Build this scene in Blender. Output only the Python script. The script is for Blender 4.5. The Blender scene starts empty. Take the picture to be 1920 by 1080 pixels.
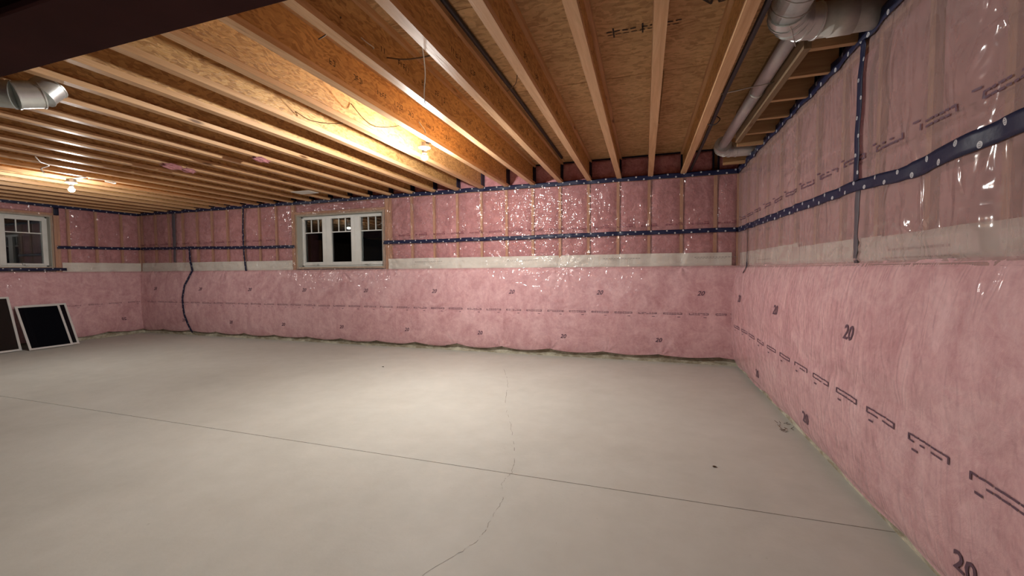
import bpy, bmesh, math, random
import numpy as np
from mathutils import Vector, Matrix

random.seed(7)
# ------------------------------------------------------------------ camera
D, RX, LX, HC = 5.881, 1.155, -10.145, 2.504      # back wall, right wall, left wall, joist soffit (metres)
TOPZ = HC + 0.302                                 # underside of the subfloor
SC = bpy.context.scene
COL = SC.collection
cam = bpy.data.cameras.new('camera')
cam.sensor_width = 36.0
cam.lens = 768.85 / 1920 * 36.0
cam.clip_start = 0.02
camo = bpy.data.objects.new('camera', cam)
COL.objects.link(camo)
r_ = Vector((0.9516129, 0.30718326, -0.00844602)).normalized()
f_ = Vector((-0.30724736, 0.95058689, -0.044538)).normalized()
u_ = r_.cross(f_).normalized(); r_ = f_.cross(u_).normalized()
M = Matrix((r_, u_, -f_)).transposed().to_4x4()
M.translation = Vector((0, 0, 1.27))
camo.matrix_world = M
SC.camera = camo
# ------------------------------------------------------------------ world (night), exposure
w = bpy.data.worlds.new('night'); SC.world = w; w.use_nodes = True
w.node_tree.nodes['Background'].inputs[0].default_value = (0.55, 0.6, 0.75, 1)
w.node_tree.nodes['Background'].inputs[1].default_value = 0.004
SC.view_settings.view_transform = 'Standard'
SC.view_settings.look = 'None'
SC.view_settings.gamma = 1.0
SC.view_settings.use_curve_mapping = False
SC.view_settings.exposure = 0.0
BULB1 = (-2.05, 3.60, 2.405); BULB2 = (-7.10, 3.37, 2.39)
BULB3 = (-1.08, 0.15, 2.39)
BULB_STRENGTH = 6600.0
BULB_COLOR = (1.0, 0.985, 0.945)

# ------------------------------------------------------------------ materials
def mat(name):
    m = bpy.data.materials.new(name); m.use_nodes = True
    nt = m.node_tree; nt.nodes.clear()
    out = nt.nodes.new('ShaderNodeOutputMaterial')
    return m, nt, out
class G:
    """tiny node helper"""
    def __init__(s, nt): s.nt = nt
    def n(s, t, ins=None, **kw):
        nd = s.nt.nodes.new('ShaderNode' + t)
        for k, v in kw.items(): setattr(nd, k, v)
        for k, v in (ins or {}).items():
            if isinstance(v, bpy.types.NodeSocket): s.nt.links.new(v, nd.inputs[k])
            else: nd.inputs[k].default_value = v
        return nd
    def coord(s, scale=(1, 1, 1), rot=(0, 0, 0), which='Object', rnd=False):
        tc = s.n('TexCoord')
        v = tc.outputs[which]
        if rnd:
            oi = s.n('ObjectInfo')
            c = s.n('CombineXYZ', {'X': s.math('MULTIPLY', oi.outputs['Random'], 17.0), 'Y': s.math('MULTIPLY', oi.outputs['Random'], 41.0)})
            v = s.n('VectorMath', {0: v, 1: c.outputs[0]}, operation='ADD').outputs[0]
        return s.n('Mapping', {'Vector': v, 'Scale': scale, 'Rotation': rot}).outputs[0]
    def math(s, op, a, b=0.0, c=0.0):
        return s.n('Math', {0: a, 1: b, 2: c}, operation=op).outputs[0]
    def noise(s, v, scale, detail=4, rough=0.55, dist=0.0):
        return s.n('TexNoise', {'Vector': v, 'Scale': scale, 'Detail': detail, 'Roughness': rough, 'Distortion': dist}).outputs['Fac']
    def ramp(s, fac, stops):
        nd = s.n('ValToRGB', {'Fac': fac}); cr = nd.color_ramp
        while len(cr.elements) < len(stops): cr.elements.new(0.5)
        for e, (p, c) in zip(cr.elements, stops):
            e.position = p; e.color = (*c, 1) if len(c) == 3 else c
        return nd.outputs[0]
    def mix(s, fac, a, b, mode='MIX'):
        return s.n('MixRGB', {'Fac': fac, 'Color1': a, 'Color2': b}, blend_type=mode).outputs[0]
    def bump(s, h, strength=0.3, dist=0.01, normal=None):
        ins = {'Height': h, 'Strength': strength, 'Distance': dist}
        if normal is not None: ins['Normal'] = normal
        return s.n('Bump', ins).outputs[0]
def principled(name, color, rough=0.6, metal=0.0, **ex):
    m, nt, out = mat(name); g = G(nt)
    ins = {'Roughness': rough, 'Metallic': metal}
    c = color(g) if callable(color) else (*color, 1)
    ins['Base Color'] = c
    for k, v in ex.items():
        k = k.replace('_', ' ')
        ins[k] = v(g) if callable(v) else v
    p = g.n('BsdfPrincipled', ins)
    nt.links.new(p.outputs[0], out.inputs[0])
    return m

MT = {}
def concrete_col(g):
    v = g.coord()
    a = g.noise(v, 0.8, 5, 0.6, 0.4); b = g.noise(v, 6, 6, 0.65)
    base = g.ramp(a, [(0.3, (0.46, 0.45, 0.405)), (0.5, (0.52, 0.51, 0.462)), (0.72, (0.57, 0.562, 0.515))])
    base = g.mix(0.22, base, g.ramp(b, [(0.3, (0.42, 0.41, 0.365)), (0.7, (0.61, 0.60, 0.55))]))
    sp = g.noise(g.coord((1, .5, 1), (0, 0, .5)), 28.0, 3, .6)
    return g.mix(g.ramp(sp, [(0.70, (0, 0, 0)), (0.78, (.5, .5, .5))]), base, (0.33, 0.31, 0.27, 1))
MT['floor'] = principled('floor_concrete', concrete_col, 0.62, Specular_IOR_Level=0.35,
    Normal=lambda g: g.bump(g.noise(g.coord(), 22, 6, .6), 0.12, 0.01))
MT['foot'] = principled('foundation_concrete', lambda g: g.mix(
        g.ramp(g.noise(g.coord((1, 1, 2.5)), 5, 6, .7), [(0.42, (0, 0, 0)), (0.6, (1, 1, 1))]),
        (0.27, 0.23, 0.16, 1), g.ramp(g.noise(g.coord(), 11, 5), [(.3, (0.50, 0.46, 0.35)), (.7, (0.66, 0.62, 0.50))])), 0.9,
    Normal=lambda g: g.bump(g.noise(g.coord(), 40, 6), 0.5, 0.01))
MT['crack'] = principled('crack_dark', (0.16, 0.14, 0.11), 0.95)
def wood_col(dark, light, stretch=(9, 0.5, 9), knots=True):
    def f(g):
        v = g.coord(stretch, rnd=True)
        a = g.noise(v, 2.2, 6, .6, 1.6)
        c = g.ramp(a, [(0.3, dark), (0.68, light)])
        if knots:
            k = g.n('TexVoronoi', {'Vector': g.coord((7, 1.6, 7), rnd=True), 'Scale': 1.0}, feature='F1').outputs['Distance']
            c = g.mix(g.ramp(k, [(0.05, (1, 1, 1)), (0.13, (0, 0, 0))]), c, (0.16, 0.075, 0.03, 1))
        return c
    return f
MT['flange'] = principled('spruce_flange', wood_col((0.52, 0.285, 0.13), (0.72, 0.45, 0.24)), 0.42, Specular_IOR_Level=0.5,
    Normal=lambda g: g.bump(g.noise(g.coord((12, .7, 12)), 8, 4), 0.25, 0.004))
MT['stud'] = principled('spruce_stud', wood_col((0.44, 0.21, 0.11), (0.58, 0.32, 0.18), (9, 9, 0.5), False), 0.7)
MT['block'] = principled('spruce_blocking', wood_col((0.36, 0.19, 0.085), (0.52, 0.31, 0.15), (0.5, 9, 9), False), 0.7)
MT['dark_lumber'] = principled('aged_lumber', wood_col((0.17, 0.105, 0.055), (0.27, 0.18, 0.10)), 0.8)
def osb_col(dark, light, sc=(26, 15, 46)):
    def f(g):
        v = g.coord((1, 1, 1), rnd=True)
        wv = g.n('VectorMath', {0: v, 1: g.n('VectorMath', {0: g.n('TexNoise', {'Vector': v, 'Scale': 6.0, 'Detail': 2.0}).outputs['Color'], 'Scale': 0.10}, operation='SCALE').outputs[0]}, operation='ADD').outputs[0]
        m1 = g.n('Mapping', {'Vector': wv, 'Scale': sc, 'Rotation': (0.5, 0.1, 0.2)}).outputs[0]
        c1 = g.n('TexVoronoi', {'Vector': m1, 'Scale': 1.6}).outputs['Color']
        b = g.n('SeparateColor', {0: c1}).outputs[0]
        fine = g.noise(g.n('Mapping', {'Vector': wv, 'Scale': (30, 10, 60), 'Rotation': (0.5, 0.1, 0.2)}).outputs[0], 1.5, 5, .65, 1.0)
        s = g.math('ADD', g.math('MULTIPLY', b, 0.62), g.math('MULTIPLY', fine, 0.5))
        c = g.ramp(s, [(0.25, dark), (0.55, tuple((a + 2 * q) / 3 for a, q in zip(dark, light))), (0.8, light)])
        return g.mix(0.28, c, g.ramp(g.noise(v, 2.2, 4), [(0.35, dark), (0.65, light)]), 'MIX')
    return f
MT['web'] = principled('osb_web', osb_col((0.34, 0.16, 0.048), (0.70, 0.41, 0.155)), 0.5, Specular_IOR_Level=0.5,
    Normal=lambda g: g.bump(g.noise(g.coord((20, 12, 40), (0.5, .1, .2)), 1.6, 5, .6, 1.0), 0.7, 0.006))
MT['subfloor'] = principled('osb_subfloor', osb_col((0.40, 0.225, 0.095), (0.74, 0.47, 0.235), (13, 34, 13)), 0.75,
    Normal=lambda g: g.bump(g.noise(g.coord((10, 22, 10), (0, 0, .3)), 1.8, 5, .6, 1.0), 0.9, 0.010))
def pink(dark, mid, light, s=1.0):
    def f(g):
        v = g.coord()
        a = g.noise(v, 3.2 * s, 6, .68, 1.4); b = g.noise(v, 22, 5, .7, .8); k = g.noise(g.coord((1, 1, .3)), 6, 5, .7)
        c = g.ramp(a, [(0.34, dark), (0.5, mid), (0.66, light)])
        c = g.mix(0.4, c, g.ramp(b, [(0.3, dark), (0.66, light)]))
        return g.mix(0.25, c, g.ramp(k, [(0.35, dark), (0.6, light)]))
    return f
MT['batt'] = principled('pink_fibreglass', pink((0.34, 0.105, 0.12), (0.56, 0.215, 0.235), (0.78, 0.40, 0.415), 1.6), 0.95,
    Normal=lambda g: g.bump(g.noise(g.coord(), 9, 6, .7, 1.5), 0.9, 0.03))
def wrinkle(g, diag=0.6, s=1.0):
    n1 = g.noise(g.coord((6, 6, 1.9), (0, diag, 0)), 1.9 * s, 0.5, .5, 1.9)
    n2 = g.noise(g.coord((2, 2, 6), (0, -0.4, 0)), 1.6 * s, 0.4, .5, 1.5)
    n3 = g.noise(g.coord((7, 7, 3), (0, -.9, 0)), 2.6 * s, 0.3, .5, .8)
    ridge = g.math('POWER', g.math('ABSOLUTE', g.math('SUBTRACT', n1, 0.5)), 1.3)
    def crease(scale, rot, k, wd):
        n = g.noise(g.coord(scale, rot), 1.0 * s, 0.5, .5, .9)
        return g.math('MULTIPLY', g.math('MAXIMUM', g.math('SUBTRACT', wd, g.math('ABSOLUTE', g.math('SUBTRACT', n, 0.5))), 0.0), k)
    ridge = g.math('ADD', ridge, g.math('ADD', crease((3.6, 3.6, 1.3), (0, 0.9, 0), 1.3, .06), crease((1.6, 1.6, 5), (0.3, -.5, .3), 1.1, .06)))
    return g.math('ADD', g.math('ADD', g.math('MULTIPLY', ridge, 1.7), g.math('MULTIPLY', n2, .9)), g.math('MULTIPLY', n3, .3))
MT['blanket'] = principled('faced_pink_blanket', pink((0.44, 0.205, 0.22), (0.61, 0.335, 0.355), (0.77, 0.50, 0.515)), 0.8,
    Coat_Weight=0.8, Coat_Roughness=0.14, Coat_IOR=1.45,
    Coat_Normal=lambda g: g.bump(wrinkle(g), 1.0, 0.011),
    Normal=lambda g: g.bump(g.noise(g.coord(), 13, 6, .7, 1.5), 0.45, 0.012))
MT['band'] = principled('white_paper_band', lambda g: g.ramp(g.noise(g.coord((1, 1, 3)), 3.5, 6, .7, .6), [(0.3, (0.68, 0.67, 0.61)), (0.7, (0.84, 0.83, 0.77))]), 0.7,
    Normal=lambda g: g.bump(wrinkle(g, .2), 0.3, 0.01))
MT['print'] = principled('purple_print_ink', (0.115, 0.055, 0.085), 0.6)
MT['print_faint'] = principled('faint_red_print_ink', (0.15, 0.03, 0.05), 0.6)
MT['print_grey'] = principled('grey_print_ink', (0.30, 0.29, 0.27), 0.6)
MT['print_black'] = principled('black_stamp_ink', (0.035, 0.02, 0.012), 0.7)
# clear polyethylene film
def film(name, milky, mcol, s=1.0):
    m, nt, out = mat(name); g = G(nt)
    bn = g.bump(wrinkle(g, .7, s), 1.0, 0.016)
    tr = g.n('BsdfTransparent', {'Color': (0.95, 0.94, 0.93, 1)})
    di = g.n('BsdfDiffuse', {'Color': (*mcol, 1)})
    gl = g.n('BsdfGlossy', {'Color': (1, 1, 1, 1), 'Roughness': 0.125, 'Normal': bn})
    m1 = g.n('MixShader', {0: milky, 1: tr.outputs[0], 2: di.outputs[0]})
    fr = g.n('Fresnel', {'IOR': 1.45, 'Normal': bn})
    m2 = g.n('MixShader', {0: g.math('MINIMUM', g.math('MULTIPLY', fr.outputs[0], 1.0), 0.35), 1: m1.outputs[0], 2: gl.outputs[0]})
    nt.links.new(m2.outputs[0], out.inputs[0])
    return m
MT['film'] = film('clear_poly_film', 0.13, (0.72, 0.50, 0.48))
MT['film_side'] = film('hazy_poly_film', 0.50, (0.50, 0.35, 0.33), .6)
MT['film_hem'] = film('dirty_film_hem', 0.35, (0.42, 0.30, 0.20), 1.4)
# navy sheathing tape with two staggered rows of pale round logos (UV in metres)
def tape_mat(name, base, dot, dots=True):
    m, nt, out = mat(name); g = G(nt)
    c = (*base, 1)
    if dots:
        uv = g.n('SeparateXYZ', {0: g.n('TexCoord').outputs['UV']})
        def disc(u0, v0, rr):
            du = g.math('MULTIPLY', g.math('SUBTRACT', g.math('FRACT', g.math('ADD', g.math('DIVIDE', uv.outputs[0], 0.20), u0)), 0.5), 0.20)
            dv = g.math('SUBTRACT', uv.outputs[1], v0)
            return g.math('SQRT', g.math('ADD', g.math('MULTIPLY', du, du), g.math('MULTIPLY', dv, dv)))
        d = g.math('MINIMUM', disc(0, 0.013, 0), disc(0.5, 0.047, 0))
        lin = g.math('LESS_THAN', g.math('ABSOLUTE', g.math('SUBTRACT', g.math('FRACT', g.math('MULTIPLY', uv.outputs[1], 180.0)), 0.5)), 0.24)
        ring = g.math('LESS_THAN', d, 0.0105)
        inner = g.math('MULTIPLY', g.math('LESS_THAN', d, 0.007), lin)
        k = g.math('SUBTRACT', ring, g.math('MULTIPLY', inner, 0.7))
        c = g.mix(k, c, (*dot, 1))
    p = g.n('BsdfPrincipled', {'Base Color': c, 'Roughness': 0.48, 'Specular IOR Level': 0.35,
            'Normal': g.bump(g.noise(g.coord(), 30, 3), 0.3, 0.006)})
    nt.links.new(p.outputs[0], out.inputs[0]); return m
MT['tape'] = tape_mat('navy_seam_tape', (0.010, 0.013, 0.046), (0.55, 0.54, 0.56))
MT['tape_black'] = tape_mat('dark_seam_tape', (0.012, 0.011, 0.03), (0, 0, 0), False)
MT['tape_grey'] = tape_mat('grey_blue_tape', (0.10, 0.085, 0.10), (0, 0, 0), False)
MT['steel'] = principled('red_oxide_steel', lambda g: g.ramp(g.noise(g.coord(), 3, 5), [(.3, (0.032, 0.008, 0.008)), (.7, (0.045, 0.012, 0.012))]), 0.85, Specular_IOR_Level=0.2)
MT['duct'] = principled('galvanised_duct', lambda g: g.ramp(g.noise(g.coord(), 9, 4), [(.3, (0.58, 0.61, 0.59)), (.7, (0.78, 0.81, 0.79))]), 0.36, 0.7,
    Normal=lambda g: g.bump(g.noise(g.coord(), 12, 3), 0.15, 0.01))
MT['pipe'] = principled('matte_grey_duct', lambda g: g.ramp(g.noise(g.coord((2, .6, 2)), 7, 4), [(.3, (0.45, 0.40, 0.42)), (.7, (0.62, 0.56, 0.57))]), 0.45, 0.35)
MT['frame_wood'] = principled('grey_brown_frame_wood', wood_col((0.34, 0.24, 0.17), (0.46, 0.35, 0.26), (6, 6, 1), False), 0.75)
MT['foil'] = principled('white_duct_tape', lambda g: g.ramp(g.noise(g.coord(), 14, 4), [(.3, (0.42, 0.40, 0.36)), (.7, (0.58, 0.55, 0.51))]), 0.6, 0.1)
MT['wire'] = principled('grey_wire', (0.45, 0.42, 0.38), 0.4, 0.6)
MT['black'] = principled('black_plastic', (0.012, 0.012, 0.018), 0.45)
MT['cable_white'] = principled('white_cable', (0.75, 0.70, 0.62), 0.5)
MT['cable_brown'] = principled('brown_wire', (0.13, 0.07, 0.035), 0.5)
MT['porcelain'] = principled('white_porcelain', (0.85, 0.84, 0.80), 0.25)
MT['box'] = principled('galvanised_box', (0.45, 0.45, 0.44), 0.4, 0.8)
MT['vinyl'] = principled('white_vinyl', lambda g: g.ramp(g.noise(g.coord(), 5, 4), [(.3, (0.62, 0.61, 0.57)), (.7, (0.72, 0.71, 0.67))]), 0.38)
MT['jamb'] = principled('grey_jamb_board', (0.42, 0.40, 0.35), 0.7)
MT['outside'] = principled('dark_sheathing', (0.10, 0.07, 0.05), 0.9)
MT['screen_frame'] = principled('white_aluminium', (0.62, 0.60, 0.58), 0.4)
MT['leaf'] = principled('dead_leaf', (0.10, 0.05, 0.02), 0.8)
MT['spot'] = principled('dark_debris', (0.07, 0.05, 0.03), 0.8)
MT['white_board'] = principled('white_card', (0.78, 0.76, 0.70), 0.6)
def glassmat():
    m, nt, out = mat('window_glass'); g = G(nt)
    fr = g.n('Fresnel', {'IOR': 1.6})
    mx = g.n('MixShader', {0: g.math('MULTIPLY', fr.outputs[0], 1.5), 1: g.n('BsdfTransparent', {'Color': (.85, .88, .88, 1)}).outputs[0],
                           2: g.n('BsdfGlossy', {'Roughness': 0.015}).outputs[0]})
    nt.links.new(mx.outputs[0], out.inputs[0]); return m
MT['glass'] = glassmat()
def meshmat(name, a, col):
    m, nt, out = mat(name); g = G(nt)
    mx = g.n('MixShader', {0: a, 1: g.n('BsdfTransparent').outputs[0], 2: g.n('BsdfDiffuse', {'Color': (*col, 1)}).outputs[0]})
    nt.links.new(mx.outputs[0], out.inputs[0]); return m
MT['mesh_black'] = meshmat('black_insect_mesh', 0.80, (0.006, 0.006, 0.009))
MT['mesh_brown'] = meshmat('grey_insect_mesh', 0.80, (0.03, 0.022, 0.02))
def emit(name, col, s):
    m, nt, out = mat(name); g = G(nt)
    nt.links.new(g.n('Emission', {'Color': (*col, 1), 'Strength': s}).outputs[0], out.inputs[0]); return m
MT['lit'] = emit('lit_bulb_glass', BULB_COLOR, BULB_STRENGTH)

MT['lit_dim'] = emit('lit_bulb_glass_dimmer', BULB_COLOR, BULB_STRENGTH * 0.12)
MT['lit_far'] = emit('lit_bulb_glass_far', BULB_COLOR, BULB_STRENGTH * 0.36)
# ------------------------------------------------------------------ builders
class MB:
    def __init__(s): s.v = []; s.f = []; s.uv = []
    def quad(s, pts, uv=None):
        b = len(s.v); s.v += [tuple(p) for p in pts]; s.f.append(tuple(range(b, b + len(pts)))); s.uv += (uv or [(0, 0)] * len(pts))
    def box(s, x0, x1, y0, y1, z0, z1):
        b = len(s.v)
        s.v += [(x, y, z) for x in (x0, x1) for y in (y0, y1) for z in (z0, z1)]
        for q in ((0, 1, 3, 2), (4, 6, 7, 5), (0, 4, 5, 1), (2, 3, 7, 6), (0, 2, 6, 4), (1, 5, 7, 3)):
            s.f.append(tuple(b + i for i in q)); s.uv += [(0, 0)] * 4
        return s
    def tube(s, pts, rad, n=10, cap=True):
        pts = [Vector(p) for p in pts]; rads = rad if isinstance(rad, (list, tuple)) else [rad] * len(pts)
        b = len(s.v); prev = None
        for i, p in enumerate(pts):
            t = (pts[min(i + 1, len(pts) - 1)] - pts[max(i - 1, 0)]).normalized()
            if prev is None:
                a = Vector((0, 0, 1)) if abs(t.z) < 0.9 else Vector((1, 0, 0)); nx = t.cross(a).normalized()
            else: nx = (prev - t * prev.dot(t)).normalized()
            prev = nx; ny = t.cross(nx)
            for k in range(n):
                an = 2 * math.pi * k / n
                s.v.append(tuple(p + nx * (rads[i] * math.cos(an)) + ny * (rads[i] * math.sin(an))))
        for i in range(len(pts) - 1):
            for k in range(n):
                s.f.append((b + i * n + k, b + i * n + (k + 1) % n, b + (i + 1) * n + (k + 1) % n, b + (i + 1) * n + k)); s.uv += [(0, 0)] * 4
        if cap:
            s.f.append(tuple(b + k for k in range(n))[::-1]); s.uv += [(0, 0)] * n
            s.f.append(tuple(b + (len(pts) - 1) * n + k for k in range(n))); s.uv += [(0, 0)] * n
        return s
    def lathe(s, c, prof, n=20):
        b = len(s.v)
        for r, z in prof:
            for k in range(n):
                a = 2 * math.pi * k / n; s.v.append((c[0] + r * math.cos(a), c[1] + r * math.sin(a), c[2] + z))
        for i in range(len(prof) - 1):
            for k in range(n):
                s.f.append((b + i * n + k, b + i * n + (k + 1) % n, b + (i + 1) * n + (k + 1) % n, b + (i + 1) * n + k)); s.uv += [(0, 0)] * 4
        return s
    def mesh(s, name, m, smooth=False, bevel=0):
        me = bpy.data.meshes.new(name); me.from_pydata(s.v, [], s.f)
        if any(u != (0, 0) for u in s.uv):
            l = me.uv_layers.new(name='UVMap'); l.data.foreach_set('uv', [c for u in s.uv for c in u])
        if m: me.materials.append(MT[m])
        if smooth: me.polygons.foreach_set('use_smooth', [True] * len(me.polygons))
        me.update(); return me
    def build(s, name, m, parent=None, smooth=False, bevel=0):
        o = bpy.data.objects.new(name, s.mesh(name, m, smooth)); COL.objects.link(o)
        if parent: attach(o, parent)
        if bevel:
            bv = o.modifiers.new('bevel', 'BEVEL'); bv.width = bevel; bv.segments = 2; bv.limit_method = 'ANGLE'
        return o
def attach(o, parent):
    o.parent = parent
    p = parent; mt = Matrix.Identity(4)
    while p is not None: mt = p.matrix_basis @ mt; p = p.parent
    o.matrix_parent_inverse = mt.inverted()
def empty(name, loc, label=None, cat=None, group=None, kind=None):
    o = bpy.data.objects.new(name, None); COL.objects.link(o); o.location = loc; o.empty_display_size = 0.1
    tag(o, label, cat, group, kind); return o
def tag(o, label=None, cat=None, group=None, kind=None):
    for k, v in (('label', label), ('category', cat), ('group', group), ('kind', kind)):
        if v: o[k] = v
    return o
def inst(me, name, parent, loc=(0, 0, 0), scale=None):
    o = bpy.data.objects.new(name, me); COL.objects.link(o); attach(o, parent); o.location = loc
    if scale: o.scale = scale
    return o
def spline(pts, n=8):
    P = [Vector(p) for p in pts]; P = [2 * P[0] - P[1]] + P + [2 * P[-1] - P[-2]]; out = []
    for i in range(1, len(P) - 2):
        for k in range(n):
            t = k / n; a, b, c, d = P[i - 1:i + 3]
            out.append(0.5 * (2 * b + (c - a) * t + (2 * a - 5 * b + 4 * c - d) * t * t + (3 * b - a - 3 * c + d) * t ** 3))
    out.append(P[-2]); return out

# ------------------------------------------------------------------ wall relief (offset into the room from the wall plane)
RS = np.random.RandomState(5)
LAT = RS.rand(4, 256, 256)
def vnoise(k, a, b):
    a = np.asarray(a, float); b = np.asarray(b, float)
    ia = np.floor(a).astype(int); ib = np.floor(b).astype(int); fa = a - ia; fb = b - ib
    fa = fa * fa * (3 - 2 * fa); fb = fb * fb * (3 - 2 * fb); L = LAT[k]
    g = lambda i, j: L[i % 256, j % 256]
    return (g(ia, ib) * (1 - fa) + g(ia + 1, ib) * fa) * (1 - fb) + (g(ia, ib + 1) * (1 - fa) + g(ia + 1, ib + 1) * fa) * fb
STUD0 = {'back': 0.460, 'right': 2.645, 'left': 2.30}
def fans_for(wall, rs):
    F = []
    lo, hi = (LX, RX) if wall == 'back' else (-1.0, D)
    k = lo
    while k < hi:      # pulls of the sheet at its staples on studs and along the middle tape
        for z in (1.36, 1.75, 2.05, 2.42):
            if rs.rand() < (0.75 if wall == 'back' else 0.5):
                F.append((k + rs.uniform(-.06, .06), z + rs.uniform(-.1, .1), rs.uniform(0.10, 0.28), rs.uniform(.005, .011) * (1 if wall == 'back' else .7), rs.choice([7, 9, 11, 14]), rs.uniform(0, 6.28)))
        k += 0.4064
    if wall == 'back':
        F += [(-1.05, 1.30, 0.42, .007, 26, 0.3), (-5.0, 1.30, .28, .006, 30, 1.0), (-4.02, 1.85, .40, .011, 30, .2), (-4.03, 2.15, .36, .010, 34, 1.2), (-4.05, 1.60, .30, .010, 28, 2.0), (-3.2, 2.4, .3, .008, 22, .7), (-2.4, 1.9, .35, .009, 20, 2.1),
              (-6.05, 1.9, .30, .011, 30, .2), (-6.05, 1.55, .28, .010, 26, 1.2), (-1.55, 1.76, .35, .008, 15, 1), (-1.14, 1.6, .3, .008, 13, 2), (-.34, 2.0, .25, .007, 12, 0),
              (-.75, 1.78, .3, .007, 13, .4), (-4.4, 1.30, .25, .005, 24, 0)]
        for xk in (-1.306, -0.506, 0.224, -2.05, -2.83): F.append((xk, 0.10, 0.22, .006, 16, xk))
    return F
FANS = {w_: fans_for(w_, np.random.RandomState(sd)) for w_, sd in (('back', 3), ('right', 4), ('left', 9))}
def relief(wall, u, z):
    u = np.asarray(u, float); z = np.asarray(z, float)
    ph = (u - STUD0[wall]) / 0.4064
    puff = 1 - np.abs(np.cos(np.pi * ph)) ** 6                       # 0 on a stud, 1 mid-bay
    kk = {'back': 0, 'right': 1, 'left': 2}[wall]
    up = 0.019 + 0.012 * puff * (0.4 + vnoise(kk, u * 3, z * 3)) + 0.006 * vnoise(kk, u * 9 + z * 6, z * 7) 
    t = np.clip((1.30 - z) / 1.23, 0, 1)
    low = 0.016 + 0.075 * np.sin(np.pi * np.clip(t, 0, 1)) ** 0.55 + 0.02 * t
    low += 0.018 * (vnoise(kk, u * 1.4, z * 1.2) - 0.5) + 0.007 * (vnoise(kk, u * 6, z * 3.2) - .5) - 0.006 * np.exp(-((z - .66) / .05) ** 2)
    o = np.where(z > 1.30, up, low); o0 = o
    for (a, b, R, amp, n, p) in FANS[wall]:
        du = u - a; dz = z - b; rr = np.sqrt(du * du + dz * dz) + 1e-6
        m = rr < 3 * R
        if not np.any(m): continue
        th = np.arctan2(dz, du)
        e = np.exp(-(rr / R) ** 1.3) * np.clip(rr / 0.03, 0, 1)
        s = np.sin(n * th / 2 + p + 3 * vnoise(3, th * 3 + a, rr * 4))
        o = o + np.where(m, amp * e * np.sign(s) * (np.abs(s) ** 1.6) , 0)
    return np.where(z > 1.28, np.maximum(o, .009), o)
def wpos(wall, u, z, off):
    if wall == 'back': return (u, D - off, z)
    if wall == 'right': return (RX - off, u, z)
    return (LX + off, u, z)
def sheet(name, m, wall, u0, u1, zfun, rows, du, extra=0.0, hole=None, parent=None, smooth=True, zero=False):
    """gridded sheet on a wall; zfun(u)->(zlow, zhigh)"""
    nu = max(2, int(round((u1 - u0) / du)) + 1); us = np.linspace(u0, u1, nu)
    zl, zh = zfun(us); zl = np.broadcast_to(zl, us.shape); zh = np.broadcast_to(zh, us.shape)
    T = np.linspace(0, 1, rows)
    U = np.repeat(us, rows); Z = (zl[:, None] + (zh - zl)[:, None] * T[None]).ravel()
    O = relief(wall, U, Z) + extra
    V = [wpos(wall, a, b, c) for a, b, c in zip(U.tolist(), Z.tolist(), O.tolist())]
    Fc = []
    for i in range(nu - 1):
        for j in range(rows - 1):
            if hole:
                cu = (us[i] + us[i + 1]) / 2; cz = Z[i * rows + j]
                if hole[0] < cu < hole[1] and hole[2] < cz < hole[3]: continue
            a = i * rows + j; q = (a, a + rows, a + rows + 1, a + 1)
            Fc.append(q if wall != 'right' else q[::-1])
    me = bpy.data.meshes.new(name); me.from_pydata(V, [], Fc); me.materials.append(MT[m])
    if smooth: me.polygons.foreach_set('use_smooth', [True] * len(Fc))
    me.update()
    o = bpy.data.objects.new(name, me); COL.objects.link(o)
    if parent: attach(o, parent)
    return o
def ribbon(name, m, wall, line, width, extra=0.006, thick=0.0012, parent=None, jitter=0.004, step=0.03, uvoff=0.0):
    """tape stuck over the wall relief along a polyline of (u, z)"""
    P = [np.array(p, float) for p in line]; pts = []
    for a, b in zip(P[:-1], P[1:]):
        n = max(1, int(np.linalg.norm(b - a) / step))
        pts += [a + (b - a) * i / n for i in range(n)]
    pts.append(P[-1]); pts = np.array(pts)
    tg = np.gradient(pts, axis=0); tg /= np.linalg.norm(tg, axis=1)[:, None]
    nr = np.stack([-tg[:, 1], tg[:, 0]], 1)
    s = np.concatenate([[0], np.cumsum(np.linalg.norm(np.diff(pts, axis=0), axis=1))])
    j1 = jitter * (vnoise(3, s * 4, np.full_like(s, 3.3)) - .5) * 2
    mb = MB(); K = [-0.5, -0.25, 0, 0.25, 0.5]; ring = []
    wd = width(s) if callable(width) else np.full_like(s, width)
    base = np.max([relief(wall, *(pts + nr * (k * wd + j1)[:, None]).T) for k in K], axis=0)
    for kx, k in enumerate(K):
        q = pts + nr * (k * wd + j1)[:, None]
        o = np.maximum(relief(wall, q[:, 0], q[:, 1]), base - 0.004) + extra
        ring.append([wpos(wall, *t) for t in zip(q[:, 0].tolist(), q[:, 1].tolist(), o.tolist())])
    for i in range(len(pts) - 1):
        for k in range(4):
            v0, v1 = 0.06 * (K[k] + .5), 0.06 * (K[k + 1] + .5)
            mb.quad([ring[k][i], ring[k][i + 1], ring[k + 1][i + 1], ring[k + 1][i]],
                    [(s[i] + uvoff + 1, v0), (s[i + 1] + uvoff + 1, v0), (s[i + 1] + uvoff + 1, v1), (s[i] + uvoff + 1, v1)])
    o = mb.build(name, m, parent, smooth=True)
    bm = bmesh.new(); bm.from_mesh(o.data); bmesh.ops.remove_doubles(bm, verts=bm.verts, dist=1e-5); bm.to_mesh(o.data); bm.free()
    sd = o.modifiers.new('thickness', 'SOLIDIFY'); sd.thickness = thick; sd.offset = 0
    return o
def decal(mb, wall, quads, extra):
    """flat print: quads of (u, z) pressed onto the relief"""
    for q in quads:
        u = np.array([p[0] for p in q]); z = np.array([p[1] for p in q]); o = relief(wall, u, z) + extra
        pts = [wpos(wall, *t) for t in zip(u.tolist(), z.tolist(), o.tolist())]
        mb.quad(pts)
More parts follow.
